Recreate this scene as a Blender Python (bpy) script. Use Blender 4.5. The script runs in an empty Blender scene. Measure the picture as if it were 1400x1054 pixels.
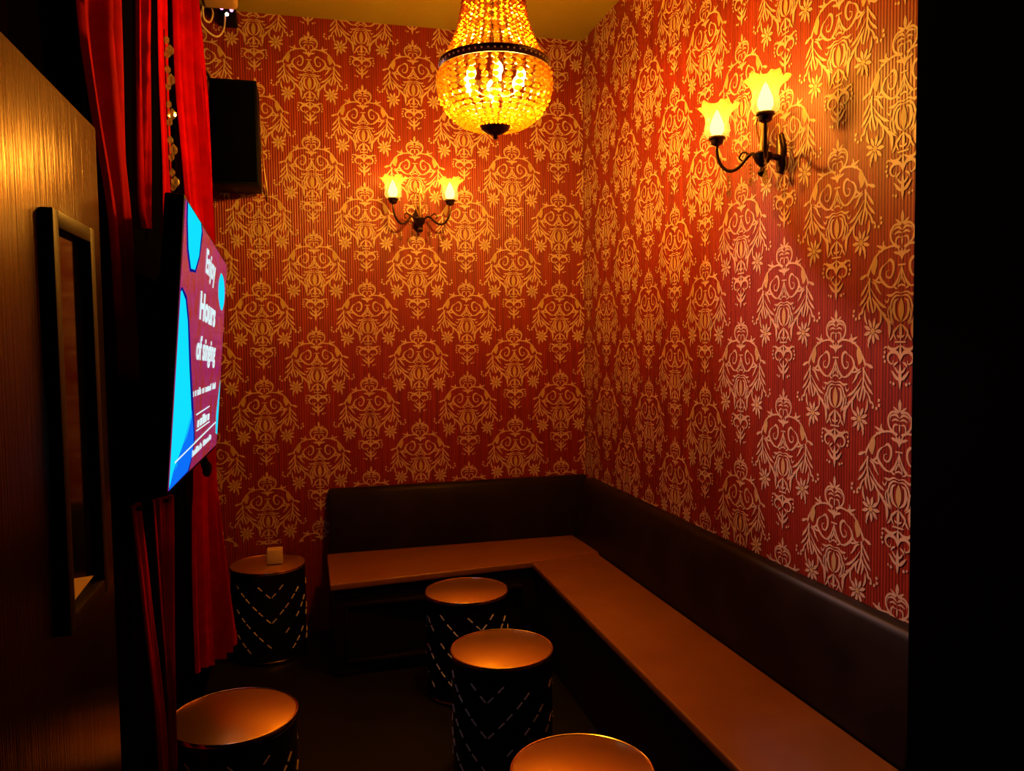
import bpy, bmesh, math, random
import numpy as np
from mathutils import Vector, Matrix

random.seed(7)
C = bpy.context.scene.collection
sc = bpy.context.scene
PI = math.pi

# ------------------------------------------------------------------ camera
F_PX = 1081.64
CAM = Vector((-1.581, -4.397, 1.57))
YAW, PIT, ROL = 0.2533, 0.0553, -0.0131
fw = Vector((math.sin(YAW) * math.cos(PIT), math.cos(YAW) * math.cos(PIT), -math.sin(PIT)))
r0 = Vector((math.cos(YAW), -math.sin(YAW), 0))
u0 = r0.cross(fw)
rr = r0 * math.cos(ROL) + u0 * math.sin(ROL)
uu = u0 * math.cos(ROL) - r0 * math.sin(ROL)
cd = bpy.data.cameras.new('camera')
cam = bpy.data.objects.new('camera', cd)
C.objects.link(cam)
cam.matrix_world = Matrix(((rr.x, uu.x, -fw.x, CAM.x), (rr.y, uu.y, -fw.y, CAM.y),
                           (rr.z, uu.z, -fw.z, CAM.z), (0, 0, 0, 1)))
cd.sensor_width = 36
cd.lens = 36 * F_PX / 1400
cd.clip_start = 0.02
sc.camera = cam


def ray(u, v):
    return fw + rr * ((u - 700) / F_PX) - uu * ((v - 527) / F_PX)


def on_x(u, v, x):
    d = ray(u, v)
    return CAM + d * ((x - CAM.x) / d.x)


def on_y(u, v, y):
    d = ray(u, v)
    return CAM + d * ((y - CAM.y) / d.y)


def on_plane(u, v, p, n):
    d = ray(u, v)
    return CAM + d * ((p - CAM).dot(n) / d.dot(n))


# ------------------------------------------------------------------ materials
def mat(name, base=(.5, .5, .5), rough=.5, metal=0., spec=.5, coat=0., emis=None, estr=1., sheen=0., noise=0., nscale=20, bump=0.):
    m = bpy.data.materials.new(name)
    m.use_nodes = True
    nt = m.node_tree
    b = nt.nodes['Principled BSDF']
    b.inputs['Base Color'].default_value = (*base, 1)
    b.inputs['Roughness'].default_value = rough
    b.inputs['Metallic'].default_value = metal
    b.inputs['Specular IOR Level'].default_value = spec
    b.inputs['Coat Weight'].default_value = coat
    b.inputs['Coat Roughness'].default_value = .08
    if sheen:
        b.inputs['Sheen Weight'].default_value = sheen
        b.inputs['Sheen Roughness'].default_value = .35
        b.inputs['Sheen Tint'].default_value = (*base, 1)
    if emis:
        b.inputs['Emission Color'].default_value = (*emis, 1)
        b.inputs['Emission Strength'].default_value = estr
    tc = nt.nodes.new('ShaderNodeTexCoord')
    nz = nt.nodes.new('ShaderNodeTexNoise')
    nz.inputs['Scale'].default_value = nscale
    nz.inputs['Detail'].default_value = 4
    nt.links.new(tc.outputs['Object'], nz.inputs['Vector'])
    if noise:
        rp = nt.nodes.new('ShaderNodeMapRange')
        rp.inputs['From Min'].default_value = .3
        rp.inputs['From Max'].default_value = .7
        rp.inputs['To Min'].default_value = 1 - noise
        rp.inputs['To Max'].default_value = 1 + noise
        nt.links.new(nz.outputs['Fac'], rp.inputs['Value'])
        mx = nt.nodes.new('ShaderNodeVectorMath')
        mx.operation = 'SCALE'
        mx.inputs[0].default_value = base
        nt.links.new(rp.outputs['Result'], mx.inputs['Scale'])
        nt.links.new(mx.outputs['Vector'], b.inputs['Base Color'])
    if bump:
        bp = nt.nodes.new('ShaderNodeBump')
        bp.inputs['Strength'].default_value = bump
        bp.inputs['Distance'].default_value = .004
        nt.links.new(nz.outputs['Fac'], bp.inputs['Height'])
        nt.links.new(bp.outputs['Normal'], b.inputs['Normal'])
    return m


def mat_wallpaper(name, axis):
    """crimson satin with fine vertical ribs"""
    m = bpy.data.materials.new(name)
    m.use_nodes = True
    nt = m.node_tree
    b = nt.nodes['Principled BSDF']
    tc = nt.nodes.new('ShaderNodeTexCoord')
    sp = nt.nodes.new('ShaderNodeSeparateXYZ')
    nt.links.new(tc.outputs['Object'], sp.inputs[0])

    def math_(op, a, bb=None):
        n = nt.nodes.new('ShaderNodeMath')
        n.operation = op
        for i, x in enumerate((a, bb)):
            if x is None:
                continue
            if isinstance(x, (int, float)):
                n.inputs[i].default_value = x
            else:
                nt.links.new(x, n.inputs[i])
        return n.outputs[0]
    h = sp.outputs[axis]
    s1 = math_('SINE', math_('MULTIPLY', h, 2 * PI / .0125))
    cb = nt.nodes.new('ShaderNodeCombineXYZ')
    nt.links.new(math_('MULTIPLY', h, 60), cb.inputs[0])
    nt.links.new(math_('MULTIPLY', sp.outputs[2], 1.2), cb.inputs[1])
    nz = nt.nodes.new('ShaderNodeTexNoise')
    nz.inputs['Scale'].default_value = 1
    nz.inputs['Detail'].default_value = 3
    nt.links.new(cb.outputs[0], nz.inputs['Vector'])
    f = math_('ADD', math_('MULTIPLY', s1, .22), math_('MULTIPLY', nz.outputs['Fac'], 1.1))
    rp = nt.nodes.new('ShaderNodeValToRGB')
    rp.color_ramp.elements[0].position = .15
    rp.color_ramp.elements[0].color = (.14, .009, .006, 1)
    rp.color_ramp.elements[1].position = .95
    rp.color_ramp.elements[1].color = (.40, .036, .014, 1)
    nt.links.new(f, rp.inputs[0])
    nt.links.new(rp.outputs[0], b.inputs['Base Color'])
    b.inputs['Roughness'].default_value = .42
    b.inputs['Specular IOR Level'].default_value = .45
    bp = nt.nodes.new('ShaderNodeBump')
    bp.inputs['Strength'].default_value = .35
    bp.inputs['Distance'].default_value = .002
    nt.links.new(s1, bp.inputs['Height'])
    nt.links.new(bp.outputs[0], b.inputs['Normal'])
    return m


def mat_emit(name, col, s):
    m = bpy.data.materials.new(name)
    m.use_nodes = True
    nt = m.node_tree
    nt.nodes.clear()
    o = nt.nodes.new('ShaderNodeOutputMaterial')
    e = nt.nodes.new('ShaderNodeEmission')
    e.inputs[0].default_value = (*col, 1)
    e.inputs[1].default_value = s
    nt.links.new(e.outputs[0], o.inputs[0])
    return m


def mat_glass(name, col, transp, transl, gloss_rough=.1, gl=.5):
    """cut / pressed glass: see-through + scattering + glossy"""
    m = bpy.data.materials.new(name)
    m.use_nodes = True
    nt = m.node_tree
    nt.nodes.clear()
    o = nt.nodes.new('ShaderNodeOutputMaterial')
    t = nt.nodes.new('ShaderNodeBsdfTransparent')
    t.inputs[0].default_value = (*col, 1)
    l = nt.nodes.new('ShaderNodeBsdfTranslucent')
    l.inputs[0].default_value = (*col, 1)
    g = nt.nodes.new('ShaderNodeBsdfGlossy')
    g.inputs['Color'].default_value = (*[gl * (.25 + .75 * c) for c in col], 1)
    g.inputs['Roughness'].default_value = gloss_rough
    a = nt.nodes.new('ShaderNodeMixShader')
    a.inputs[0].default_value = transl / (transl + transp)
    nt.links.new(t.outputs[0], a.inputs[1])
    nt.links.new(l.outputs[0], a.inputs[2])
    b = nt.nodes.new('ShaderNodeMixShader')
    b.inputs[0].default_value = 1 - transl - transp
    nt.links.new(a.outputs[0], b.inputs[1])
    nt.links.new(g.outputs[0], b.inputs[2])
    nt.links.new(b.outputs[0], o.inputs[0])
    return m


M = {
    'paper_back': mat_wallpaper('crimson_wallpaper_back', 0),
    'paper_right': mat_wallpaper('crimson_wallpaper_right', 1),
    'damask': mat('gold_damask_flock', (.68, .47, .32), .45, 0, .4, noise=.12, nscale=9),
    'damask_fill': mat('ochre_damask_flock', (.60, .40, .17), .5, 0, .35, noise=.12, nscale=9),
    'ceiling': mat('golden_brown_ceiling_paint', (.42, .34, .03), .5, noise=.08, nscale=2),
    'black_paint': mat('black_wall_paint', (.0018, .0014, .0016), .8, spec=0),
    'brown_paint': mat('dark_red_brown_paint', (.006, .002, .001), .7, spec=0),
    'floor': mat('black_floor', (.008, .007, .006), .45, spec=.25, noise=.3),
    'seat': mat('brown_leather_seat', (.32, .125, .022), .33, spec=.5, coat=.25, noise=.1, nscale=6, bump=.05),
    'black_leather': mat('black_gloss_leather', (.014, .008, .005), .42, spec=.12, noise=.4, nscale=5),
    'bench_base': mat('black_bench_board', (.012, .008, .006), .4, spec=.3),
    'bronze': mat('dark_bronze', (.06, .03, .015), .3, .85),
    'brass': mat('aged_brass', (.75, .48, .18), .28, 1),
    'bead': mat_glass('amber_crystal_bead', (.98, .60, .15), .56, .045, .12, .42),
    'shade': mat_glass('pressed_amber_glass', (1.0, .80, .36), .60, .26, .25, .5),
    'drop': mat_glass('clear_crystal_drop', (.95, .85, .7), .5, .2, .05),
    'bulb': mat_emit('lit_bulb', (1.0, .74, .26), 9),
    'velvet': mat('red_velvet', (.42, .0012, .002), .8, spec=.02, noise=.2, nscale=14),
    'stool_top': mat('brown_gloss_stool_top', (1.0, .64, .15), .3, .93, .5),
    'stool_body': mat('black_drum_vinyl', (.006, .006, .009), .3, spec=.35),
    'rim': mat('polished_copper_rim', (.9, .62, .42), .18, 1),
    'stud': mat('mirror_stud', (.9, .86, .8), .3, .15, coat=.5),
    'plastic': mat('black_plastic', (.0022, .0022, .003), .5, spec=.06),
    'grille': mat('black_speaker_grille', (.0015, .0015, .002), .8, spec=0),
    'gold_door': mat('brushed_gold_panel', (.066, .031, .0045), .26, 1.0),
    'door_frame': mat('dark_brown_frame', (.016, .007, .004), .45, spec=.2),
    'dark_glass': mat('dark_window_glass', (.003, .003, .004), .08, spec=.3),
    'cream': mat('cream_block_and_bright_patch', (.85, .66, .38), .6),
    'cream_plastic': mat('cream_plastic', (.6, .42, .2), .5),
    'white_cable': mat('white_cable', (.8, .7, .6), .5),
    'cyan': mat_emit('screen_cyan', (.005, .72, 1.0), 1.05),
    'blue': mat_emit('screen_blue', (.004, .16, .95), 1.0),
    'white_px': mat_emit('screen_white', (.72, .93, .95), 1.0),
    'navy_px': mat_emit('screen_navy', (.006, .01, .25), .9),
    'magenta_led': mat_emit('magenta_led', (1.0, .25, .6), 4),
    'white_led': mat_emit('white_led', (1.0, .9, .8), 4),
}
# vertical brush strokes on the gold panel
nt = M['gold_door'].node_tree
tc_, mp_, nz_, bp_ = [nt.nodes.new('ShaderNode' + q) for q in ('TexCoord', 'Mapping', 'TexNoise', 'Bump')]
mp_.inputs['Scale'].default_value = (1, 55, .5)
nz_.inputs['Scale'].default_value = 4
nz_.inputs['Detail'].default_value = 3
bp_.inputs['Strength'].default_value = .6
bp_.inputs['Distance'].default_value = .003
nt.links.new(tc_.outputs['Object'], mp_.inputs['Vector'])
nt.links.new(mp_.outputs['Vector'], nz_.inputs['Vector'])
nt.links.new(nz_.outputs['Fac'], bp_.inputs['Height'])
nt.links.new(bp_.outputs['Normal'], nt.nodes['Principled BSDF'].inputs['Normal'])
# magenta screen glow; its mottling paints in the wallpaper's reflection, under a glossy pane
m = mat('screen_magenta_with_reflection', (.01, .003, .006), .15, spec=.5)
nt = m.node_tree
b_ = nt.nodes['Principled BSDF']
nz_ = nt.nodes.new('ShaderNodeTexNoise')
nz_.inputs['Scale'].default_value = 14
nz_.inputs['Detail'].default_value = 5
rp_ = nt.nodes.new('ShaderNodeValToRGB')
rp_.color_ramp.elements[0].position = .35
rp_.color_ramp.elements[0].color = (.34, .022, .012, 1)
rp_.color_ramp.elements[1].position = .68
rp_.color_ramp.elements[1].color = (.34, .02, .22, 1)
tc_ = nt.nodes.new('ShaderNodeTexCoord')
nt.links.new(tc_.outputs['Object'], nz_.inputs['Vector'])
nt.links.new(nz_.outputs['Fac'], rp_.inputs[0])
nt.links.new(rp_.outputs[0], b_.inputs['Emission Color'])
b_.inputs['Emission Strength'].default_value = .75
M['screen'] = m


# ------------------------------------------------------------------ mesh helpers
class MB:
    def __init__(s):
        s.v, s.f, s.m = [], [], []

    def quadstrip(s, rows, closed=False, mi=0, cap=False):
        """rows: list of equally long rings of points"""
        n = len(rows[0])
        o = len(s.v)
        for r in rows:
            s.v.extend([tuple(p) for p in r])
        k = n if closed else n - 1
        for i in range(len(rows) - 1):
            for j in range(k):
                a, b = o + i * n + j, o + i * n + (j + 1) % n
                s.f.append((a, b, b + n, a + n))
                s.m.append(mi)
        if cap:
            s.f.append(tuple(o + j for j in reversed(range(n))))
            s.f.append(tuple(o + (len(rows) - 1) * n + j for j in range(n)))
            s.m += [mi, mi]

    def poly(s, pts, mi=0):
        o = len(s.v)
        s.v.extend([tuple(p) for p in pts])
        s.f.append(tuple(range(o, o + len(pts))))
        s.m.append(mi)

    def lathe(s, prof, n=32, c=(0, 0, 0), mi=0, a0=0., caps=True):
        rows = []
        for r, z in prof:
            rows.append([(c[0] + r * math.cos(a0 + 2 * PI * k / n), c[1] + r * math.sin(a0 + 2 * PI * k / n), c[2] + z) for k in range(n)])
        s.quadstrip(rows, True, mi, cap=False)
        if caps:
            o = len(s.v) - n * len(prof)
            if prof[0][0] > 1e-6:
                s.f.append(tuple(o + j for j in reversed(range(n)))); s.m.append(mi)
            if prof[-1][0] > 1e-6:
                s.f.append(tuple(o + (len(prof) - 1) * n + j for j in range(n))); s.m.append(mi)

    def tube(s, pts, rad, n=8, mi=0):
        pts = [Vector(p) for p in pts]
        if not hasattr(rad, '__len__'):
            rad = [rad] * len(pts)
        rows = []
        up = None
        for i, p in enumerate(pts):
            t = (pts[min(i + 1, len(pts) - 1)] - pts[max(i - 1, 0)]).normalized()
            if up is None:
                up = t.orthogonal().normalized()
            up = (up - t * up.dot(t)).normalized()
            w = t.cross(up)
            rows.append([p + (up * math.cos(2 * PI * k / n) + w * math.sin(2 * PI * k / n)) * rad[i] for k in range(n)])
        s.quadstrip(rows, True, mi, cap=True)

    def box(s, a, b, bev=0., seg=2, mi=0, mtx=None):
        bm = bmesh.new()
        bmesh.ops.create_cube(bm, size=1)
        for v in bm.verts:
            v.co = Vector([a[i] + (v.co[i] + .5) * (b[i] - a[i]) for i in range(3)])
        if bev:
            bmesh.ops.bevel(bm, geom=bm.edges[:], offset=bev, segments=seg, profile=.5, affect='EDGES')
        s.add_bm(bm, mi, mtx)

    def prism(s, poly, z0, z1, bev=0., seg=3, mi=0):
        bm = bmesh.new()
        lo = [bm.verts.new((p[0], p[1], z0)) for p in poly]
        hi = [bm.verts.new((p[0], p[1], z1)) for p in poly]
        n = len(poly)
        bm.faces.new(list(reversed(lo)))
        bm.faces.new(hi)
        for i in range(n):
            bm.faces.new((lo[i], lo[(i + 1) % n], hi[(i + 1) % n], hi[i]))
        bmesh.ops.recalc_face_normals(bm, faces=bm.faces[:])
        if bev:
            bmesh.ops.bevel(bm, geom=bm.edges[:], offset=bev, segments=seg, profile=.5, affect='EDGES')
        s.add_bm(bm, mi)

    def add_bm(s, bm, mi=0, mtx=None):
        o = len(s.v)
        bm.verts.index_update()
        for v in bm.verts:
            s.v.append(tuple(mtx @ v.co) if mtx else tuple(v.co))
        for f in bm.faces:
            s.f.append(tuple(o + v.index for v in f.verts)); s.m.append(mi)
        bm.free()

    def bead(s, c, r, h, n=6, mi=0, ax=None):
        """faceted crystal bead"""
        o = len(s.v)
        c = Vector(c)
        a0 = random.random() * 2
        s.v.append(tuple(c + Vector((0, 0, h))))
        for zz in (.35 * h, -.35 * h):
            for k in range(n):
                s.v.append(tuple(c + Vector((r * math.cos(a0 + 2 * PI * k / n), r * math.sin(a0 + 2 * PI * k / n), zz))))
        s.v.append(tuple(c - Vector((0, 0, h))))
        e = o + 1 + 2 * n
        for k in range(n):
            k2 = (k + 1) % n
            s.f += [(o, o + 1 + k, o + 1 + k2), (o + 1 + k, o + 1 + n + k, o + 1 + n + k2, o + 1 + k2), (e, o + 1 + n + k2, o + 1 + n + k)]
            s.m += [mi] * 3


def obj(name, mb, mats, parent=None, smooth=True, angle=40):
    me = bpy.data.meshes.new(name)
    me.from_pydata(mb.v, [], mb.f)
    if not isinstance(mats, (list, tuple)):
        mats = [mats]
    for m_ in mats:
        me.materials.append(m_)
    if any(mb.m):
        me.polygons.foreach_set('material_index', mb.m)
    if smooth:
        me.shade_smooth()
        me.set_sharp_from_angle(angle=math.radians(angle))
    me.update()
    o = bpy.data.objects.new(name, me)
    C.objects.link(o)
    if parent:
        o.parent = parent
    return o


def tag(o, label, cat, group=None):
    o['label'] = label
    o['category'] = cat
    if group:
        o['group'] = group
    return o


def thing(name, loc, label, cat, group=None, rz=0.):
    o = bpy.data.objects.new(name, None)
    o.empty_display_size = .1
    C.objects.link(o)
    o.location = loc
    o.rotation_euler = (0, 0, rz)
    return tag(o, label, cat, group)


def struct(o):
    o['kind'] = 'structure'
    return o


def copy_tree(o, parent=None):
    c = o.copy()
    C.objects.link(c)
    if parent:
        c.parent = parent
    for ch in list(o.children):
        copy_tree(ch, c)
    return c


def spline(pts, n=8):
    """Catmull-Rom through points (tuples of any length)"""
    P = [np.array(p, float) for p in pts]
    P = [2 * P[0] - P[1]] + P + [2 * P[-1] - P[-2]]
    out = []
    for i in range(1, len(P) - 2):
        for k in range(n):
            t = k / n
            a, b, c, d = P[i - 1], P[i], P[i + 1], P[i + 2]
            out.append(.5 * (2 * b + (c - a) * t + (2 * a - 5 * b + 4 * c - d) * t * t + (3 * b - a - 3 * c + d) * t ** 3))
    out.append(P[-2])
    return out


# ------------------------------------------------------------------ damask motif (metres, origin at top tip)
def motif():
    V, Fc, Zs, Ms = [], [], [], []
    cur = [0, 0]

    def cv(p):
        return np.array([(p[0] - 325) / 1760., (30 - p[1]) / 2320.])

    def ribbon(ctrl, w, shape='leaf', n=5, both=True):
        c = np.array([cv(p) for p in ctrl])
        c = np.array(spline(c, n)) if len(c) > 2 else np.array([c[0] + (c[1] - c[0]) * t for t in np.linspace(0, 1, n + 2)])
        k = len(c)
        d = np.gradient(c, axis=0)
        d /= np.linalg.norm(d, axis=1)[:, None] + 1e-9
        nr = np.stack([-d[:, 1], d[:, 0]], 1)
        t = np.linspace(0, 1, k)
        if shape == 'leaf':
            ww = np.sin(PI * np.clip(t, 0, 1)) ** .7
        elif shape == 'tail':       # fat start, thin end
            ww = np.where(t < .25, np.sin(PI * t / .5), 1 - (t - .25) / .75 * .85)
        elif shape == 'head':       # thin start, fat end
            ww = np.where(t > .75, np.sin(PI * (1 - t) / .5), .2 + t / .75 * .8)
        else:
            ww = np.ones(k)
        ww = np.maximum(ww, .12) * w * .74 / 1000. / 2
        for s in ((1, -1) if both else (1,)):
            A = (c + nr * ww[:, None]) * [s, 1]
            B = (c - nr * ww[:, None]) * [s, 1]
            o = len(V)
            for i in range(k):
                V.append(A[i]); V.append(B[i]); Zs.extend((cur[0], cur[0]))
            cur[0] += 1
            for i in range(k - 1):
                q = (o + 2 * i, o + 2 * i + 1, o + 2 * i + 3, o + 2 * i + 2)
                Fc.append(q if s > 0 else q[::-1]); Ms.append(2 if w >= 20 else 1)

    def dot(p, r, both=True):
        c = cv(p)
        for s in ((1, -1) if both else (1,)):
            o = len(V)
            for k in range(8):
                a = s * 2 * PI * k / 8
                V.append(np.array([s * c[0] + r / 1000 * math.cos(a), c[1] + r / 1000 * math.sin(a)])); Zs.append(cur[0])
            cur[0] += 1
            ring = [o + k for k in range(8)]
            if s < 0:
                ring = ring[::-1]
            for k in (1, 3, 5):
                Fc.append((ring[0], ring[k], ring[k + 1], ring[(k + 2) % 8])); Ms.append(2 if r > 6 else 1)
    R = ribbon
    # top finial and crown ring
    R([(325, 26), (325, 108)], 17, both=False)
    R([(326, 108), (345, 100), (370, 76)], 11)
    R([(332, 112), (375, 112), (402, 150), (398, 205), (372, 238), (338, 258)], 9, 'line')
    R([(327, 150), (350, 128), (384, 140), (390, 165)], 10, 'tail')
    R([(327, 168), (352, 158), (380, 172)], 8)
    R([(330, 195), (355, 192), (366, 215), (360, 250)], 8)
    R([(325, 185), (325, 245)], 8, both=False)
    R([(325, 335), (340, 300), (382, 282)], 12, 'head')
    R([(325, 330), (338, 290), (352, 262)], 9)
    R([(325, 335), (325, 262)], 13, both=False)
    R([(300, 368), (350, 368)], 6, 'line', both=False)
    # branch to the side leaf and bud
    R([(345, 262), (380, 242), (430, 248), (470, 262), (500, 290), (530, 330)], 8, 'line')
    R([(430, 246), (452, 228), (448, 198)], 10)
    R([(435, 248), (465, 240), (500, 222)], 11)
    R([(440, 250), (470, 266), (492, 258)], 9)
    R([(505, 285), (512, 330), (520, 375), (512, 415)], 33)
    R([(530, 330), (556, 395), (560, 430)], 11)
    R([(556, 400), (585, 415), (620, 432)], 15, 'head')
    # scroll
    R([(432, 352), (405, 328), (382, 352), (380, 400), (398, 440), (424, 436), (428, 405), (408, 392)], 13, 'tail')
    R([(430, 345), (462, 375), (475, 420), (455, 462), (415, 500), (372, 505)], 13)
    R([(470, 400), (490, 440), (520, 455)], 9)
    R([(455, 470), (490, 462), (530, 440)], 9)
    # bell
    R([(327, 378), (340, 430), (362, 480), (392, 512)], 12, 'head')
    R([(325, 372), (325, 470)], 9, both=False)
    R([(330, 440), (340, 470), (352, 495)], 7)
    R([(300, 505), (325, 494), (350, 505)], 7, 'line', both=False)
    R([(350, 520), (378, 505)], 8)
    # shoulders and shield
    R([(322, 548), (360, 540), (392, 558), (428, 552)], 11, 'head')
    R([(322, 566), (360, 562), (386, 590), (398, 640), (396, 690)], 9)
    R([(405, 570), (420, 600), (440, 580)], 8)
    R([(325, 580), (325, 725)], 30, both=False)
    R([(345, 582), (368, 600), (374, 650), (362, 700), (330, 730)], 14)
    R([(385, 640), (392, 690), (372, 735)], 10)
    R([(392, 610), (415, 660), (400, 720)], 7)
    # garland
    R([(548, 430), (550, 500), (540, 580), (520, 665)], 10, 'line')
    R([(550, 440), (575, 490), (612, 550)], 12, 'head')
    R([(552, 500), (580, 560), (622, 612)], 12, 'head')
    R([(548, 540), (560, 600), (548, 665)], 11)
    R([(546, 560), (590, 620), (604, 676)], 11, 'head')
    R([(535, 455), (505, 475), (488, 510), (462, 548)], 11)
    R([(540, 500), (505, 560), (465, 610), (420, 640)], 12, 'head')
    R([(530, 560), (505, 610), (510, 660)], 11)
    R([(525, 570), (490, 610), (462, 660), (425, 690)], 11, 'head')
    R([(500, 600), (470, 650), (420, 690)], 10)
    R([(480, 640), (440, 690), (405, 745), (402, 835)], 16, 'head')
    R([(470, 650), (462, 700), (470, 745)], 10)
    R([(440, 690), (405, 720), (370, 752)], 9)
    R([(580, 640), (578, 700), (560, 745)], 11)
    R([(590, 655), (615, 665), (630, 690)], 9)
    for p in ((622, 695), (648, 700), (667, 678), (664, 646)):
        dot(p, 5.2)
    # flower
    for k in range(9):
        a = 2 * PI * k / 9 + .3
        sx, sy = 1760 / 2320., 1.
        R([(520 + 20 * sx * math.cos(a), 785 + 20 * math.sin(a)), (520 + 88 * sx * math.cos(a), 785 + 88 * math.sin(a))], 15, 'leaf', n=4)
    dot((520, 785), 9)
    R([(538, 850), (552, 872), (548, 900)], 8)
    # lower stem
    R([(325, 735), (325, 850)], 15, both=False)
    R([(330, 745), (352, 770), (372, 800), (352, 850)], 11)
    R([(366, 740), (388, 715), (392, 690)], 8)
    R([(372, 800), (384, 830), (400, 850)], 9)
    R([(330, 830), (350, 815)], 8)
    R([(288, 858), (362, 858)], 7, 'line', both=False)
    R([(325, 865), (325, 985)], 12, both=False)
    R([(328, 880), (365, 905), (398, 900), (408, 878)], 13)
    R([(328, 975), (345, 930), (382, 922), (408, 950), (402, 985), (378, 1000), (372, 975)], 15, 'tail')
    R([(340, 985), (360, 1000), (372, 1020)], 9)
    R([(400, 905), (425, 890), (440, 905)], 7)
    for p in ((432, 925), (437, 955), (430, 985)):
        dot(p, 4.5)
    R([(325, 1000), (325, 1160)], 17, both=False)
    R([(327, 1105), (352, 1085), (384, 1042)], 13)
    R([(327, 1060), (345, 1045), (362, 1018)], 9)
    dot((368, 1128), 5)
    dot((388, 1120), 3.6)
    return np.array(V), np.array(Fc), np.array(Zs) * 8e-6 + .001, np.array(Ms)


MV, MF, MZ, MM = motif()
P_, V_ = .5507, .5167
H = 3.29
XL = -2.07     # left wall plane


def papered_wall(name, m_paper, to3, lo, hi, anchor, ztop, corners):
    """one wall mesh: paper plane + the raised damask print on it"""
    verts = [np.array(corners, float)]
    faces = [[0, 1, 2, 3]]
    nq = 4
    allf, allm = [], []
    i0 = int((lo - anchor) / (P_ / 2)) - 2
    i1 = int((hi - anchor) / (P_ / 2)) + 2
    for i in range(i0, i1 + 1):
        hx = anchor + i * P_ / 2
        for k in range(-5, 5):
            zt = ztop + (k + (.5 if i % 2 else 0)) * V_
            if zt < .55 or zt - .48 > H or hx + .25 < lo or hx - .25 > hi:
                continue
            h = MV[:, 0] + hx
            z = MV[:, 1] + zt
            ok = (h > lo) & (h < hi) & (z < H) & (z > .5)
            fk = ok[MF].any(axis=1)
            if not fk.any():
                continue
            h = np.clip(h, lo, hi)
            z = np.clip(z, .5, H)
            verts.append(to3(h, z, MZ))
            allf.append(MF[fk] + nq)
            allm.append(MM[fk])
            nq += len(MV)
    v = np.concatenate(verts)
    f = np.concatenate([np.array(faces)] + allf)
    me = bpy.data.meshes.new(name)
    me.vertices.add(len(v))
    me.vertices.foreach_set('co', v.astype(np.float32).ravel())
    me.loops.add(f.size)
    me.loops.foreach_set('vertex_index', f.astype(np.int32).ravel())
    me.polygons.add(len(f))
    me.polygons.foreach_set('loop_start', (np.arange(len(f)) * 4).astype(np.int32))
    mi = np.concatenate([[0]] + allm).astype(np.int32)
    me.materials.append(m_paper)
    me.materials.append(M['damask'])
    me.materials.append(M['damask_fill'])
    me.polygons.foreach_set('material_index', mi)
    me.update(calc_edges=True)
    me.validate()
    o = bpy.data.objects.new(name, me)
    C.objects.link(o)
    return struct(o)


def to_back(h, z, e):
    return np.stack([h, -e, z], 1)


def to_right(h, z, e):
    return np.stack([-e, -h, z], 1)


papered_wall('wall_back', M['paper_back'], to_back, XL, 0., -.9776, 1.6667, [(XL, 0, 0), (0, 0, 0), (0, 0, H), (XL, 0, H)])
papered_wall('wall_right', M['paper_right'], to_right, 0., 2.80, .9071, 1.9124, [(0, 0, 0), (0, -2.8, 0), (0, -2.8, H), (0, 0, H)])

# ------------------------------------------------------------------ room shell
YN = -5.6
b = MB(); b.box((XL - .3, YN, -.1), (.6, .1, 0)); struct(obj('floor', b, M['floor'], smooth=False))
b = MB(); b.box((XL - .3, YN, H), (.6, .1, H + .1)); struct(obj('ceiling', b, M['ceiling'], smooth=False))
b = MB(); b.box((XL - .1, YN, 0), (XL, .1, H)); struct(obj('wall_left', b, M['black_paint'], smooth=False))
b = MB(); b.box((XL - .3, YN - .1, 0), (.6, YN, H)); struct(obj('wall_near', b, M['black_paint'], smooth=False))
b = MB(); b.box((-.125, YN, 0), (.1, -2.745, H)); struct(obj('wall_right_black', b, M['black_paint'], smooth=False))
# dark jamb post at the near end of the left wall, floor to ceiling
b = MB(); b.box((XL, -3.46, 2.004), (-1.975, -3.12, H)); struct(obj('trim_1', b, M['brown_paint'], smooth=False))

# gold door leaf with its framed viewing window
XD = -1.97
d = struct(obj('door_1', (lambda q: (q.box((XD - .055, -3.46, .012), (XD, -2.665, 2.0), .004), q)[1])(MB()), M['gold_door']))
ya, yb = on_x(60, 300, XD).y, on_x(120, 300, XD).y
za, zb = 1.245, on_x(52, 282, XD).z
yb = on_x(107, 322, XD).y + .028
ya = on_x(52, 282, XD).y
zb = on_x(52, 282, XD).z
za = on_x(120, 800, XD).z - .03
b = MB()
fr = .028
for (y0, y1, z0, z1) in ((ya, ya + fr, za, zb), (yb - fr, yb, za, zb), (ya + fr, yb - fr, zb - fr, zb), (ya + fr, yb - fr, za, za + fr)):
    b.box((XD - .002, y0, z0), (XD + .02, y1, z1), .003)
wf = obj('window_frame', b, M['door_frame'], d)
b = MB(); b.box((XD - .001, ya + fr - .001, za + fr - .001), (XD + .004, yb - fr + .001, zb - fr + .001)); obj('window_pane', b, M['dark_glass'], wf, smooth=False)
# cream patch added for the brightness seen in that window's lower corner
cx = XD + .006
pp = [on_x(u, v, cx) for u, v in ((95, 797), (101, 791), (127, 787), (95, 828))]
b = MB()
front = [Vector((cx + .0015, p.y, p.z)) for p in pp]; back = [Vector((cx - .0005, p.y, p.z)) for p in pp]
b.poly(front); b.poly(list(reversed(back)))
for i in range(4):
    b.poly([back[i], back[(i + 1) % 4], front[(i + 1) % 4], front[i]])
tag(obj('pane_bright_patch', b, M['cream'], smooth=False), 'small cream triangle added for the brightness seen at the foot of the dark door window', 'bright patch')

# ------------------------------------------------------------------ benches
HS = .455
sk0, sk1 = (-1.505, -.683), (-.505, -.588)          # front edge of the back seat
kend = (-.122, -.552)
t = thing('bench', (-1.0, -.3, 0), 'brown seated bench with black backrest along the back wallpapered wall', 'bench', 'built-in benches')


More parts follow.
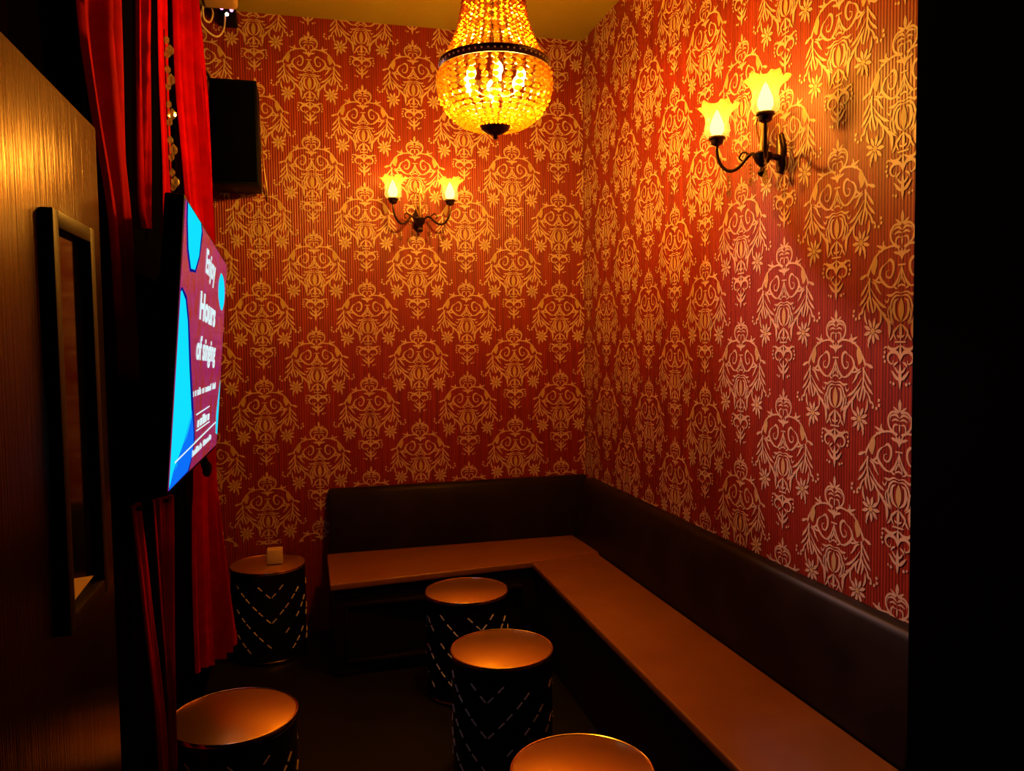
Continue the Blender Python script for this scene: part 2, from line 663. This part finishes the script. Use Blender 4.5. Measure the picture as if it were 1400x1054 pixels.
def loc(b, t):
    ox, oy, oz = t.location
    b.v = [(x - ox, y - oy, z - oz) for x, y, z in b.v]
    return b


def back_cushion(b, f):
    """padded back leaning on the wall: deep at the seat, slim at the top"""
    prof = [(.004, HS - .03), (.112, HS - .03), (.119, HS - .02), (.120, HS), (.105, .56), (.075, .70), (.056, .758), (.046, .778), (.034, .784), (.004, .784)]
    rows = []
    for q, sh in ((0, .012), (.003, .003), (.008, 0), (.992, 0), (.997, .003), (1, .012)):
        rows.append([f(q, max(.004, y - sh) if y > .01 else y, z - (sh if z > .7 else 0)) for y, z in prof])
    b.quadstrip(rows, True, cap=True)


b = MB(); b.prism([(-1.505, -.122), (sk0[0], sk0[1]), (sk1[0], sk1[1]), (-.112, -.525), (-.124, -.122)], HS - .035, HS, .008)
obj('seat', loc(b, t), M['seat'], t)
b = MB(); back_cushion(b, lambda q, y, z: (-1.487 + q * 1.483, -y, z))
obj('backrest', loc(b, t), M['black_leather'], t)
b = MB(); b.prism([(-1.49, -.01), (-1.49, -.655), (-.505, -.565), (-.01, -.5), (-.01, -.01)], 0.002, HS - .036, .004)
obj('base', loc(b, t), M['bench_base'], t)
b = MB()
for x0, x1 in ((-1.44, -1.0), (-.97, -.56)):
    yy = -.652
    for (a, c, z0, z1) in ((x0, x1, .33, .345), (x0, x1, .06, .075), (x0, x0 + .015, .075, .33), (x1 - .015, x1, .075, .33)):
        f_ = lambda x: -.655 + (x + 1.49) * (.09 / .985) - .008
        b.box((a, min(f_(a), f_(c)), z0), (c, max(f_(a), f_(c)) + .015, z1), .002)
obj('panel_moulding', loc(b, t), M['bench_base'], t)

t = thing('bench', (-.3, -1.9, 0), 'long brown seated bench with black backrest along the right wallpapered wall', 'bench', 'built-in benches')
b = MB(); b.prism([(-.125, -.531), (-.503, -.595), (-.5235, -2.742), (-.125, -2.742)], HS - .035, HS - .003, .008)
obj('seat', loc(b, t), M['seat'], t)
b = MB(); back_cushion(b, lambda q, y, z: (-y, -2.742 + q * 2.62, z))
obj('backrest', loc(b, t), M['black_leather'], t)
b = MB(); b.prism([(-.128, -.575), (-.480, -.605), (-.4985, -2.74), (-.128, -2.74)], 0.002, HS - .036, .004)
obj('base', loc(b, t), M['bench_base'], t)

# ------------------------------------------------------------------ drum stools
SR, SH = .186, .46


def make_stool():
    t = thing('drum_stool', (0, 0, 0), '', 'stool', 'drum stools')
    b = MB()
    b.lathe([(SR - .012, 0), (SR - .004, .004), (SR - .004, SH - .025), (SR - .014, SH - .018)], 64)
    obj('body', b, M['stool_body'], t)
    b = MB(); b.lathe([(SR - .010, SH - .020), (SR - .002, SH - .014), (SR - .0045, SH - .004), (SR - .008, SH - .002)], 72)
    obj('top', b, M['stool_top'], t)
    for nm, z in (('rim', SH - .009), ('base_rim', .012)):
        b = MB()
        rows = [[((SR - .001 + .0032 * math.cos(q)) * math.cos(a), (SR - .001 + .0032 * math.cos(q)) * math.sin(a), z + .009 * (nm == 'rim') * 0.6 + .0032 * math.sin(q))
                 for q in [2 * PI * j / 8 for j in range(8)]] for a in [2 * PI * k / 72 for k in range(73)]]
        b.quadstrip(rows, True)
        obj(nm, b, M['rim'], t)
    # slanting rows of mirror studs in two deep V shapes around the drum
    b = MB(); b.box((-.002, -.0145, -.0030), (.003, .0145, .0030), .0012, 1)
    stud = obj('stud', b, M['stud'], t, smooth=False)
    used = False
    arm_w, drop = PI * SR / 2, .29
    al = math.atan2(drop, arm_w)
    alen = math.hypot(arm_w, drop)
    for row in range(5):
        for arm in range(4):
            for k in range(9):
                q = (k + .45 + (.12 if k % 2 else -.02)) * .046 / alen      # 0 at the V bottom, 1 at its top
                if q > .97 or random.random() < .13:
                    continue
                z = -.17 + row * .125 + drop * q
                if z < .04 or z > SH - .06:
                    continue
                sg = 1 if arm % 2 else -1
                a = (arm // 2) * PI + sg * q * PI / 2
                mt = Matrix.Translation(((SR - .0035) * math.cos(a), (SR - .0035) * math.sin(a), z)) @ Matrix.Rotation(a, 4, 'Z') @ Matrix.Rotation(al * sg, 4, 'X')
                o = stud if not used else stud.copy()
                if used:
                    C.objects.link(o)
                used = True
                o.matrix_local = mt
    return t


first = make_stool()
spots = [((-1.800, -.238), .20, 'black drum stool with dark red mirrored top at the back wall, cream cube on it'),
         ((-.913, -.953), .5, 'black studded drum stool in front of the back bench, farthest of the middle three'),
         ((-.922, -1.652), 1.1, 'black studded drum stool with bright orange top in the middle of the floor'),
         ((-.917, -2.506), .3, 'black drum stool cut by the bottom frame edge, nearest the right bench'),
         ((-1.822, -1.929), 1.7, 'black drum stool below the television, partly behind the red curtain tail')]
stools = []
for i, ((x, y), rz, lab) in enumerate(spots):
    o = first if i == 0 else copy_tree(first)
    o.location = (x, y, .001)
    yawc = math.atan2(CAM.y - y, CAM.x - x)
    o.rotation_euler = (0, 0, yawc + [.05, .35, -.3, 0, .2][i])
    o['label'] = lab
    stools.append(o)
# small printed badge low on the near left stool
b = MB()
s4 = stools[4]
av = math.atan2(CAM.y + 1.929, CAM.x + 1.822) - s4.rotation_euler.z
mt = Matrix.Rotation(av, 4, 'Z') @ Matrix.Translation((SR - .003, 0, .365))
b.box((-.001, -.012, -.003), (.0015, -.003, .003), mtx=mt)
b.box((-.001, -.001, -.003), (.0015, .005, .003), mtx=mt)
b.box((-.001, .007, -.003), (.0015, .012, .003), mtx=mt)
obj('badge', b, M['stud'], s4, smooth=False)

# cream cube on the far left stool
b = MB(); q0 = on_y(365, 753, -.24); q1 = on_y(386, 735, -.24)
b.box((q0.x, -.275, SH + .0025), (q1.x, -.205, SH + .0025 + .072), .004, 2)
cube = tag(obj('tabletop_card_block', b, M['cream']), 'small cream cube standing on the dark red stool top by the back wall', 'cube')

# ------------------------------------------------------------------ sconces
def make_sconce():
    """wall plane is local y=0, room is -y; origin at the back plate's middle"""
    t = thing('wall_sconce', (0, 0, 0), '', 'wall lamp', 'two-armed crystal wall sconces')
    # back plate: tall cartouche
    b = MB()
    prof = [(0, -.085), (.014, -.08), (.026, -.06), (.022, -.035), (.030, -.01), (.022, .02), (.014, .045), (0, .055)]
    rows = []
    for r, z in prof:
        rows.append([(r * math.cos(PI * k / 12), -.016 * math.sin(PI * k / 12) * (r > 0) - .001, z) for k in range(13)])
    b.quadstrip(rows)
    obj('back_plate', b, M['bronze'], t)
    # cup and finial below, stub from the wall
    b = MB()
    b.lathe([(.004, -.052), (.012, -.047), (.017, -.038), (.010, -.028), (.008, -.02), (.022, -.004), (.030, .012), (.033, .024), (.024, .030), (.010, .036)], 20, (0, -.075, -.045))
    b.tube([(0, -.002, -.03), (0, -.04, -.028), (0, -.075, -.03)], .011, 10)
    obj('cup', b, M['bronze'], t)
    # lyre scroll standing over the cup
    b = MB()
    for s in (-1, 1):
        b.tube(spline([(s * .004, -.075, -.01), (s * .018, -.075, .03), (s * .036, -.075, .075), (s * .026, -.075, .11), (s * .008, -.075, .118), (s * .012, -.075, .142), (s * .022, -.075, .135)], 5), .0032, 6)
    b.tube([(0, -.075, -.02), (0, -.075, .06), (0, -.075, .12)], [.010, .006, .003], 8)
    obj('scroll', b, M['brass'], t)
    for s in (-1, 1):
        b = MB()
        b.tube(spline([(s * .012, -.075, -.035), (s * .045, -.09, -.012), (s * .085, -.115, -.050), (s * .115, -.135, -.056), (s * .140, -.152, -.03), (s * .152, -.16, .012), (s * .152, -.16, .045)], 6), .0062, 8)
        b.tube(spline([(s * .05, -.09, -.015), (s * .075, -.10, .002), (s * .088, -.11, -.015), (s * .078, -.105, -.028)], 5), .0035, 6)
        arm = obj('arm', b, M['bronze'], t)
        b = MB()
        b.lathe([(.006, .036), (.020, .044), (.024, .058), (.030, .062), (.028, .070), (.010, .072)], 20, (s * .152, -.16, 0))
        obj('candle_cup', b, M['bronze'], arm)
        # ruffled tulip shade
        b = MB()
        n = 40
        prof = [(.026, .066), (.038, .072), (.044, .086), (.043, .102), (.039, .120), (.041, .138), (.049, .154), (.061, .168), (.069, .175)]
        rows = []
        for i, (r, z) in enumerate(prof):
            ruff = max(0, (i - 4) / 4) ** 1.5
            rows.append([((r * (1 + .025 * math.cos(12 * a) + .13 * ruff * math.cos(6 * a))) * math.cos(a) + s * .152,
                          (r * (1 + .025 * math.cos(12 * a) + .13 * ruff * math.cos(6 * a))) * math.sin(a) - .16,
                          z + .007 * ruff * math.cos(6 * a + 1) + 0.004 * ruff * math.cos(18 * a)) for a in [2 * PI * k / n for k in range(n)]])
        b.quadstrip(rows, True)
        sh = obj('shade', b, M['shade'], arm)
        b = MB()
        b.lathe([(.004, .072), (.018, .078), (.025, .092), (.024, .110), (.016, .132), (.008, .152), (.001, .163)], 16, (s * .152, -.16, 0))
        obj('bulb', b, M['bulb'], arm)
        # crystal drops
        for dz, dx in ((-.068, .115), (-.040, .045)):
            b = MB()
            for j in range(3):
                b.bead((s * dx, -.135 if dx > .1 else -.092, dz - .010 - j * .013), .0045, .006)
            b.bead((s * dx, -.135 if dx > .1 else -.092, dz - .066), .009, .018)
            obj('crystal_drop', b, M['drop'], t, smooth=False)
    return t


sa = make_sconce()
sa.location = (-.966, 0, 2.265)
sa['label'] = 'lit two-armed wall sconce with glass tulip shades on the back wall'
sb = copy_tree(sa)
sb.location = (0, -1.990, 2.212)
sb.rotation_euler = (0, 0, -PI / 2)
sb['label'] = 'lit two-armed wall sconce with glass tulip shades on the right wall'

WARM = (1.0, .48, .045)


def lamp(name, loc_, w, col=WARM, r=.03):
    ld = bpy.data.lights.new(name, 'POINT')
    ld.energy = w
    ld.color = col
    ld.shadow_soft_size = r
    o = bpy.data.objects.new(name, ld)
    o.location = loc_
    C.objects.link(o)
    return o


SW = 2.0
for root in (sa, sb):
    R_ = Matrix.Translation(root.location) @ Matrix.Rotation(root.rotation_euler.z, 4, 'Z')
    for s in (-1, 1):
        l_ = lamp('sconce_light', R_ @ Vector((s * .152, -.16, .20)), SW, r=.025)

# ------------------------------------------------------------------ chandelier
cx, cy, zr = -.863, -1.42, 2.612
t = thing('chandelier', (cx, cy, zr), 'large lit crystal basket chandelier hanging from the ceiling', 'chandelier')
R0 = .203
top_prof = [(R0, .006), (.165, .055), (.137, .12), (.118, .19), (.108, .26), (.100, .34), (.085, .44), (.065, .55)]
bot_prof = [(R0, -.018), (.209, -.055), (.205, -.10), (.188, -.145), (.158, -.185), (.115, -.215), (.062, -.228)]


def strands(prof, name, n, step, br):
    sp = spline(prof, 16)
    # arc-length resample
    L = [0]
    for i in range(1, len(sp)):
        L.append(L[-1] + np.linalg.norm(sp[i] - sp[i - 1]))
    cnt = int(L[-1] / step)
    pts = []
    for k in range(cnt):
        q = (k + .5) * step
        i = max(j for j in range(len(L)) if L[j] <= q)
        i = min(i, len(sp) - 2)
        w = (q - L[i]) / (L[i + 1] - L[i])
        pts.append(sp[i] * (1 - w) + sp[i + 1] * w)
    for a_i in range(n):
        a = 2 * PI * (a_i + .5 * (name == 'crystal_strand')) / n
        b = MB()
        for j, (r, z) in enumerate(pts):
            aa = a + random.uniform(-.02, .02)
            rb = min(br, r * 3.0 / n + .004) * random.uniform(.8, 1.15)
            b.bead((r * math.cos(aa), r * math.sin(aa), z), rb, step * .50)
        obj(name, b, M['bead'], t, smooth=False)


strands(top_prof, 'bead_strand', 32, .0185, .0125)
strands(bot_prof, 'crystal_strand', 30, .0215, .0145)
# pierced ring
b = MB()
n = 80
b.quadstrip([[((R0 + dr) * math.cos(2 * PI * k / n), (R0 + dr) * math.sin(2 * PI * k / n), z) for k in range(n)]
             for dr, z in ((0, -.016), (.006, -.017), (.007, -.012), (.005, -.008), (.005, .006), (.008, .010), (.006, .014), (0, .013), (0, -.016))], True)
ring = obj('ring', b, M['bronze'], t)
b = MB(); b.bead((0, 0, 0), .0042, .0042, 5)
rc = obj('ring_crystal', b, M['stud'], ring, smooth=False)
for k in range(56):
    a = 2 * PI * k / 56
    o = rc if k == 0 else rc.copy()
    if k:
        C.objects.link(o)
    o.location = ((R0 + .006) * math.cos(a), (R0 + .006) * math.sin(a), -.001)
b = MB(); b.lathe([(.002, -.272), (.010, -.266), (.006, -.258), (.03, -.250), (.052, -.236), (.060, -.220), (.055, -.216), (.01, -.214)], 28)
obj('bottom_cap', b, M['bronze'], t)
b = MB(); b.tube([(0, 0, -.22), (0, 0, -.10), (0, 0, .30), (0, 0, .60)], .0065, 10)
b.lathe([(.007, -.11), (.022, -.10), (.026, -.085), (.012, -.07), (.007, -.06)], 16)
stem = obj('stem', b, M['bronze'], t)
b = MB(); b.lathe([(.075, .545), (.078, .56), (.055, .60), (.03, .64), (.012, .66), (.012, H - zr - .05), (.06, H - zr - .03), (.065, H - zr)], 28)
obj('top_cap', b, M['bronze'], t)
for k in range(6):
    a = 2 * PI * k / 6 + .42
    b = MB()
    c_, s_ = math.cos(a), math.sin(a)
    b.tube(spline([(.012 * c_, .012 * s_, -.09), (.05 * c_, .05 * s_, -.115), (.095 * c_, .095 * s_, -.105), (.108 * c_, .108 * s_, -.085)], 5), .004, 6)
    arm = obj('lamp_arm', b, M['bronze'], t)
    b = MB(); b.lathe([(.011, -.085), (.011, -.062), (.014, -.058), (.018, -.047), (.017, -.036), (.010, -.022), (.002, -.014)], 14, (.108 * c_, .108 * s_, 0))
    obj('bulb', b, M['bulb'], arm)
CW = 31
for k in range(6):
    a = 2 * PI * k / 6 + .42
    lamp('chandelier_light', (cx + .075 * math.cos(a), cy + .075 * math.sin(a), zr - .10), CW, r=.03)

# ------------------------------------------------------------------ television on the left wall
tvc = Vector((-1.882, -1.822, 1.553))
ty, tt, tr = .015, .085, -.032
nrm = Vector((math.cos(ty) * math.cos(tt), math.sin(ty) * math.cos(tt), -math.sin(tt)))
h0 = Vector((-math.sin(ty), math.cos(ty), 0))
up0 = nrm.cross(h0)
hh = h0 * math.cos(tr) + up0 * math.sin(tr)
up = up0 * math.cos(tr) - h0 * math.sin(tr)
TW, TH = 1.205, .678
t = thing('television', tvc, 'wall-mounted flat television with cyan shapes and white words on its lit screen', 'television')
t.matrix_world = Matrix(((hh.x, up.x, nrm.x, tvc.x), (hh.y, up.y, nrm.y, tvc.y), (hh.z, up.z, nrm.z, tvc.z), (0, 0, 0, 1)))
b = MB(); b.box((-TW / 2 - .010, -TH / 2 - .012, -.045), (TW / 2 + .010, TH / 2 + .010, -.001), .005)
obj('casing', b, M['plastic'], t)
b = MB(); b.box((-TW / 2, -TH / 2, -.002), (TW / 2, TH / 2, .0005)); scr = obj('screen', b, M['screen'], t, smooth=False)
b = MB(); b.box((-.2, -.2, -.115), (.2, .2, -.044), .006); obj('wall_mount', b, M['plastic'], t)
b = MB(); b.tube([(TW / 2 - .05, -TH / 2 + .03, -.05), (TW / 2 - .03, -TH / 2 - .04, -.045), (TW / 2 + .0, -TH / 2 - .085, -.03)], [.012, .012, .018], 10)
b.lathe([(.016, -.012), (.028, -.004), (.028, .012), (.016, .018)], 16, (TW / 2 + .0, -TH / 2 - .095, -.03))
obj('mount_arm', b, M['plastic'], t)
inv = t.matrix_world.inverted()


def tvp(u, v, lift=0.):
    p = inv @ on_plane(u, v, tvc, nrm)
    return Vector((max(-TW / 2, min(TW / 2, p.x)), max(-TH / 2, min(TH / 2, p.y)), .0009 + lift))


def tvpoly(name, px, m_, lift=0., smooth_n=4):
    pts = [tvp(u, v, lift) for u, v in px]
    pts = [Vector(q) for q in spline([tuple(q) for q in pts + [pts[0]]], smooth_n)][:-1] if smooth_n > 1 else pts
    pts = [Vector((max(-TW / 2, min(TW / 2, q.x)), max(-TH / 2, min(TH / 2, q.y)), q.z)) for q in pts]
    b = MB(); b.poly(pts)
    me_o = obj(name, b, m_, scr, smooth=False)
    return me_o


tvpoly('screen_shape_edge', [(255, 274), (276, 296), (277, 318), (273, 352), (267, 373), (259, 371), (255, 340), (254.5, 300)], M['navy_px'], 0, 1)
tvpoly('screen_shape', [(256.5, 277), (274.5, 298), (275, 316), (271.5, 350), (266, 369), (260.5, 367), (257, 340), (256, 300)], M['cyan'], .0004, 1)
tvpoly('screen_shape_edge', [(243, 391), (249, 392), (255, 405), (258.5, 440), (261, 500), (265, 570), (266, 600), (263, 622), (258, 645), (229, 673)], M['navy_px'], 0, 1)
tvpoly('screen_shape', [(242.5, 396), (248, 396.5), (253, 410), (256, 440), (258, 500), (261.5, 570), (255, 596), (240, 640), (230, 668)], M['cyan'], .0004, 1)
tvpoly('screen_shape', [(262, 560), (264, 590), (264, 606), (261, 626), (256, 644), (229, 672), (236, 645), (250, 606)], M['blue'], .0004, 1)
tvpoly('screen_shape', [(302, 373), (305, 380), (306.5, 395), (306, 412), (303.5, 424), (301, 421), (298.5, 405), (299, 385)], M['cyan'], .0004, 3)
tvpoly('screen_shape', [(303.5, 518), (302, 545), (298.5, 592), (294.5, 592), (295.5, 565), (299, 535)], M['cyan'], .0004, 1)


def tvtext(name, body, px_l, px_r, v_top, v_bot, bold=.012, mesh_m=None):
    """lettering fitted to a box on the screen: px_l..px_r at its mid height"""
    vm = (v_top + v_bot) / 2
    a, c = tvp(px_l, vm), tvp(px_r, vm)
    um = (px_l + px_r) / 2
    y1, y0 = tvp(um, v_top).y, tvp(um, v_bot).y
    cu = bpy.data.curves.new(name, 'FONT')
    cu.body = body
    cu.size = 1
    cu.offset = bold
    cu.resolution_u = 3
    o = bpy.data.objects.new(name + '_tmp', cu)
    C.objects.link(o)
    bpy.context.view_layer.update()
    me = bpy.data.meshes.new_from_object(o.evaluated_get(bpy.context.evaluated_depsgraph_get()))
    bpy.data.objects.remove(o)
    xs = [v.co.x for v in me.vertices]; ys = [v.co.y for v in me.vertices]
    x0, x1, yy0, yy1 = min(xs), max(xs), min(ys), max(ys)
    for v in me.vertices:
        v.co = Vector((a.x + (v.co.x - x0) / (x1 - x0) * (c.x - a.x), y0 + (v.co.y - yy0) / (yy1 - yy0) * (y1 - y0), .0016))
    me.materials.clear()
    me.materials.append(M['white_px'])
    oo = bpy.data.objects.new(name, me)
    C.objects.link(oo)
    oo.parent = scr
    return oo


tvtext('screen_word', 'Enjoy', 281, 294.5, 346, 391, .03)
tvtext('screen_word', 'Hours', 273, 294.5, 405, 443, .035)
tvtext('screen_word', 'of singing', 268, 294, 461, 503, .03)
# the small lines below are unreadable in the photograph: broken strokes only
b = MB()


def dashes(b, u0, v0, u1, v1, hgt, n, seed):
    rnd = random.Random(seed)
    for k in range(n):
        f0, f1 = (k + .08) / n, (k + rnd.choice((.70, .85, .95))) / n
        if rnd.random() < .14:
            continue
        A = tvp(u0 + (u1 - u0) * f0, v0 + (v1 - v0) * f0)
        B = tvp(u0 + (u1 - u0) * f1, v0 + (v1 - v0) * f1)
        hgt_ = hgt * rnd.choice((.7, .75, 1.0))
        b.poly([(A.x, A.y, .0016), (B.x, B.y, .0016), (B.x, B.y + hgt_, .0016), (A.x, A.y + hgt_, .0016)])


dashes(b, 263, 543, 294, 531, .022, 22, 1)
dashes(b, 260, 627, 288, 600, .020, 20, 2)
dashes(b, 269, 585, 286, 573, .030, 5, 3)
for (u0_, v0_, u1_, v1_, th) in ((238, 634, 294.5, 578, .005), (268, 568, 286, 556, .004), (268, 590, 286, 577, .004)):
    A, B = tvp(u0_, v0_), tvp(u1_, v1_)
    b.poly([(A.x, A.y, .0016), (B.x, B.y, .0016), (B.x, B.y + th, .0016), (A.x, A.y + th, .0016)])
obj('screen_small_print', b, M['white_px'], scr, smooth=False)

# ------------------------------------------------------------------ loudspeaker on the back wall
t = thing('loudspeaker', (-1.89, -.15, 2.6), 'black loudspeaker box high on the back wall beside the red drape', 'speaker')
b = MB(); b.box((-1.998, -.30, 2.352), (-1.782, -.045, 2.852), .006); obj('cabinet', loc(b, t), M['plastic'], t)
b = MB(); b.box((-1.988, -.312, 2.365), (-1.792, -.298, 2.838), .005); obj('grille', loc(b, t), M['grille'], t)
b = MB(); b.box((-2.0, -.20, 2.856), (-1.86, -.002, 2.876), .003); b.box((-1.95, -.046, 2.5), (-1.84, -.002, 2.86), .003); obj('bracket', loc(b, t), M['plastic'], t)
b = MB(); b.tube(spline([(-2.02, -.27, 2.90), (-2.005, -.28, 2.875), (-1.99, -.285, 2.85), (-1.985, -.28, 2.83)], 5), [.010] * 8 + [.014] * 8, 8); obj('bracket_knob', loc(b, t), M['brass'], t)
b = MB(); b.tube(spline([(-1.779, -.06, 2.62), (-1.772, -.05, 2.50), (-1.762, -.03, 2.40), (-1.758, -.008, 2.33)], 6), .0035, 6); obj('cable', loc(b, t), M['brass'], t)

# ceiling lamp body, party light and their white cable in the top left corner
t = thing('ceiling_spotlight', (-1.86, -.7, H), 'cream lamp body fixed under the ceiling in the top left corner', 'lamp')
q = on_y(297, -2, -.7)
b = MB(); b.box((q.x - .075, -.80, q.z + .012), (q.x + .075, -.55, q.z + .115), .02, 4); obj('body', loc(b, t), M['cream_plastic'], t)
b = MB(); b.tube([(q.x, -.67, q.z + .10), (q.x, -.67, H)], .015, 10); b.lathe([(.05, -.015), (.05, 0)], 20, (q.x, -.67, H)); obj('mount', loc(b, t), M['plastic'], t)
pl = on_y(311, 18, -.12)
t = thing('party_light', pl, 'tiny disco light with glowing pink lenses at the back wall corner', 'light')
b = MB(); b.box((pl.x - .04, pl.y - .03, pl.z - .03), (pl.x + .04, pl.y + .118, pl.z + .035), .008); obj('housing', loc(b, t), M['plastic'], t)
for dx, dz, mm in ((-.024, .010, 'magenta_led'), (.022, .004, 'magenta_led'), (.0, -.018, 'white_led')):
    b = MB()
    bm = bmesh.new(); bmesh.ops.create_icosphere(bm, subdivisions=2, radius=.009)
    b.add_bm(bm, 0, Matrix.Translation((pl.x + dx, pl.y - .033, pl.z + dz)))
    obj('lens', loc(b, t), M[mm], t)
ld = bpy.data.lights.new('party_light_beam', 'SPOT')
ld.energy = 260
ld.color = (1.0, .56, .50)
ld.spot_size = math.radians(27)
ld.spot_blend = .9
ld.shadow_soft_size = .06
lo_ = bpy.data.objects.new('party_light_beam', ld)
lo_.location = pl + Vector((.05, -.06, -.03))
tgt = on_x(1175, 570, 0)
lo_.rotation_euler = (tgt - lo_.location).to_track_quat('-Z', 'Y').to_euler()
C.objects.link(lo_)
b = MB()
cp = [(277, 8), (279, 25), (287, 30), (291, 18), (286, 8), (277, 12), (274, 28), (283, 42), (297, 50), (306, 40), (308, 22)]
b.tube(spline([tuple(on_y(u, v, -.45 + .03 * i)) for i, (u, v) in enumerate(cp)], 6), .0045, 6)
tag(obj('power_cord', b, M['white_cable']), 'white cord looping down from the top left ceiling corner', 'cord')

# ------------------------------------------------------------------ red velvet drapes on the left wall
def drape(name, rows, folds, amp, label, group='red velvet drapes', phase=0., th=.010, peg=False):
    """rows top to bottom: (image row v, left u, left depth y, right u, right depth y), turned into real points beside the left wall"""
    pts = []
    for v, ul, yl, ur, yr in rows:
        a, c = on_y(ul, v, yl), on_y(ur, v, yr)
        pts.append((max(a.x, XL + .012 + th), a.y, c.x, c.y, (a.z + c.z) / 2))
    top = H - .006
    if not peg:                                   # hung from the ceiling
        pts = [p for p in pts if p[4] < top - .1]
        pts = [(*pts[0][:4], top)] + pts
    sp = spline(pts, 7)
    ns = max(16, folds * 12)
    loops = []
    for i, (xa, ya_, xc, yc, z) in enumerate(sp):
        q = i / (len(sp) - 1)
        A, B = Vector((xa, ya_, z)), Vector((xc, yc, z))
        d = (B - A).normalized()
        nn = Vector((d.y, -d.x, 0))
        fr_, bk = [], []
        for j in range(ns + 1):
            s = j / ns
            edge = math.sin(PI * s) ** .4
            w_ = .5 * math.sin(2 * PI * folds * s + phase + .6 * math.sin(3 * q + folds)) + .2 * math.sin(2 * PI * folds * 2.3 * s + 2 * q + phase)
            p = A.lerp(B, s)
            o1 = p + nn * (amp * w_ * edge + th * edge)
            o2 = p + nn * (amp * w_ * edge - th * edge)
            o1.x = max(o1.x, XL + .004)
            o2.x = max(o2.x, XL + .002)
            fr_.append(o1)
            bk.append(o2)
        loops.append(fr_ + bk[::-1])
    b = MB()
    b.quadstrip(loops, True, cap=True)
    o = tag(obj(name, b, M['velvet'], angle=60), label, 'curtain', group)
    if peg:                                       # tied up to a small wall peg
        xm, ym, zm = (pts[0][0] + pts[0][2]) / 2, (pts[0][1] + pts[0][3]) / 2, pts[0][4]
        b = MB(); b.tube([(XL, ym, zm - .01), (xm + .015, ym, zm - .01)], .007, 8)
        obj('peg', b, M['plastic'], o)
    return o


drape('drape', [(-60, 103, -2.60, 160, -2.27), (60, 107, -2.58, 165, -2.27), (170, 124, -2.54, 168, -2.28), (300, 147, -2.48, 173, -2.29), (420, 156, -2.43, 176, -2.31), (480, 160, -2.41, 178, -2.33), (510, 162, -2.40, 178, -2.33), (521, 166, -2.38, 175, -2.34)], 2, .035,
      'long red velvet drape tail beside the gold door, longest of the upper tails', phase=1.2)
drape('drape', [(-60, 184, -1.97, 203, -1.87), (100, 186, -1.97, 203, -1.87), (200, 187, -1.97, 202, -1.87), (280, 189, -1.96, 200, -1.88), (312, 194, -1.94, 198, -1.90)], 2, .02,
      'narrow red velvet drape tail, second from the gold door', phase=1.)
drape('drape', [(-60, 214, -1.64, 223, -1.56), (100, 217, -1.64, 226, -1.56), (220, 222, -1.64, 230, -1.56), (290, 223, -1.63, 230, -1.57), (319, 225, -1.62, 228, -1.60)], 1, .015,
      'narrow red velvet drape tail beside the hanging crystal string', phase=2., th=.007)
drape('drape', [(-60, 224, -1.02, 260, -.72), (30, 229, -1.02, 269, -.70), (130, 239, -1.02, 279, -.70), (240, 250, -1.02, 284, -.70), (330, 257, -1.02, 287, -.72), (450, 262, -1.02, 288, -.74), (640, 264, -1.02, 286, -.76), (700, 262, -1.04, 297, -.74), (800, 260, -1.05, 311, -.72), (870, 258, -1.05, 321, -.70), (896, 260, -1.05, 325, -.70)], 5, .075,
      'wide pleated red velvet drape between television and loudspeaker', phase=.5, th=.008)
drape('drape', [(690, 179, -2.27, 191, -2.20), (760, 187, -2.26, 199, -2.19), (850, 197, -2.24, 207, -2.18), (950, 209, -2.22, 219, -2.17), (1040, 216, -2.20, 227, -2.16), (1120, 222, -2.19, 233, -2.15)], 2, .014,
      'thin red velvet drape tail hanging left of the near stool, leftmost of the lower pair', phase=.3, th=.006, peg=True)
drape('drape', [(680, 207, -2.06, 237, -1.98), (760, 213, -2.06, 238, -2.00), (850, 220, -2.07, 238, -2.02), (900, 225, -2.08, 238, -2.05), (960, 229, -2.09, 238, -2.07), (1040, 231, -2.10, 240, -2.08), (1110, 232, -2.11, 241, -2.09)], 4, .014,
      'dark red drape tail under the television, behind the thin tail', phase=1.4, th=.006, peg=True)

# crystal string hanging between two drapes
t = thing('crystal_garland', tuple(on_x(226, 60, -1.95)), 'string of clear crystal drops hanging beside the narrow red drape', 'garland')
cord = [on_x(u, v, -1.95) for u, v in ((224, 40), (226, 90), (228, 150), (231, 210), (234, 260), (236, 300))]
b = MB(); b.tube(cord, .0018, 6); obj('cord', loc(b, t), M['bronze'], t)
sp = spline([tuple(p) for p in cord], 5)
for i in range(1, len(sp), 2):
    b = MB()
    b.bead((sp[i][0] + .006, sp[i][1], sp[i][2] - .01), .008, .013)
    if i % 4 == 1:
        b.bead((sp[i][0] + .012, sp[i][1] + .012, sp[i][2] - .034), .011, .018)
    obj('crystal', loc(b, t), M['drop'], t, smooth=False)

# ------------------------------------------------------------------ world and view
w = bpy.data.worlds.new('world')
sc.world = w
w.use_nodes = True
w.node_tree.nodes['Background'].inputs[0].default_value = (.0, .0, .0, 1)
w.node_tree.nodes['Background'].inputs[1].default_value = 0
sc.view_settings.view_transform = 'Standard'
sc.view_settings.look = 'None'
sc.view_settings.gamma = 1
sc.view_settings.use_curve_mapping = False
sc.view_settings.exposure = 0.0
sc.cycles.use_denoising = True
sc.cycles.max_bounces = 8
sc.cycles.transparent_max_bounces = 24
sc.cycles.sample_clamp_indirect = 4
sc.cycles.caustics_reflective = False
sc.cycles.caustics_refractive = False
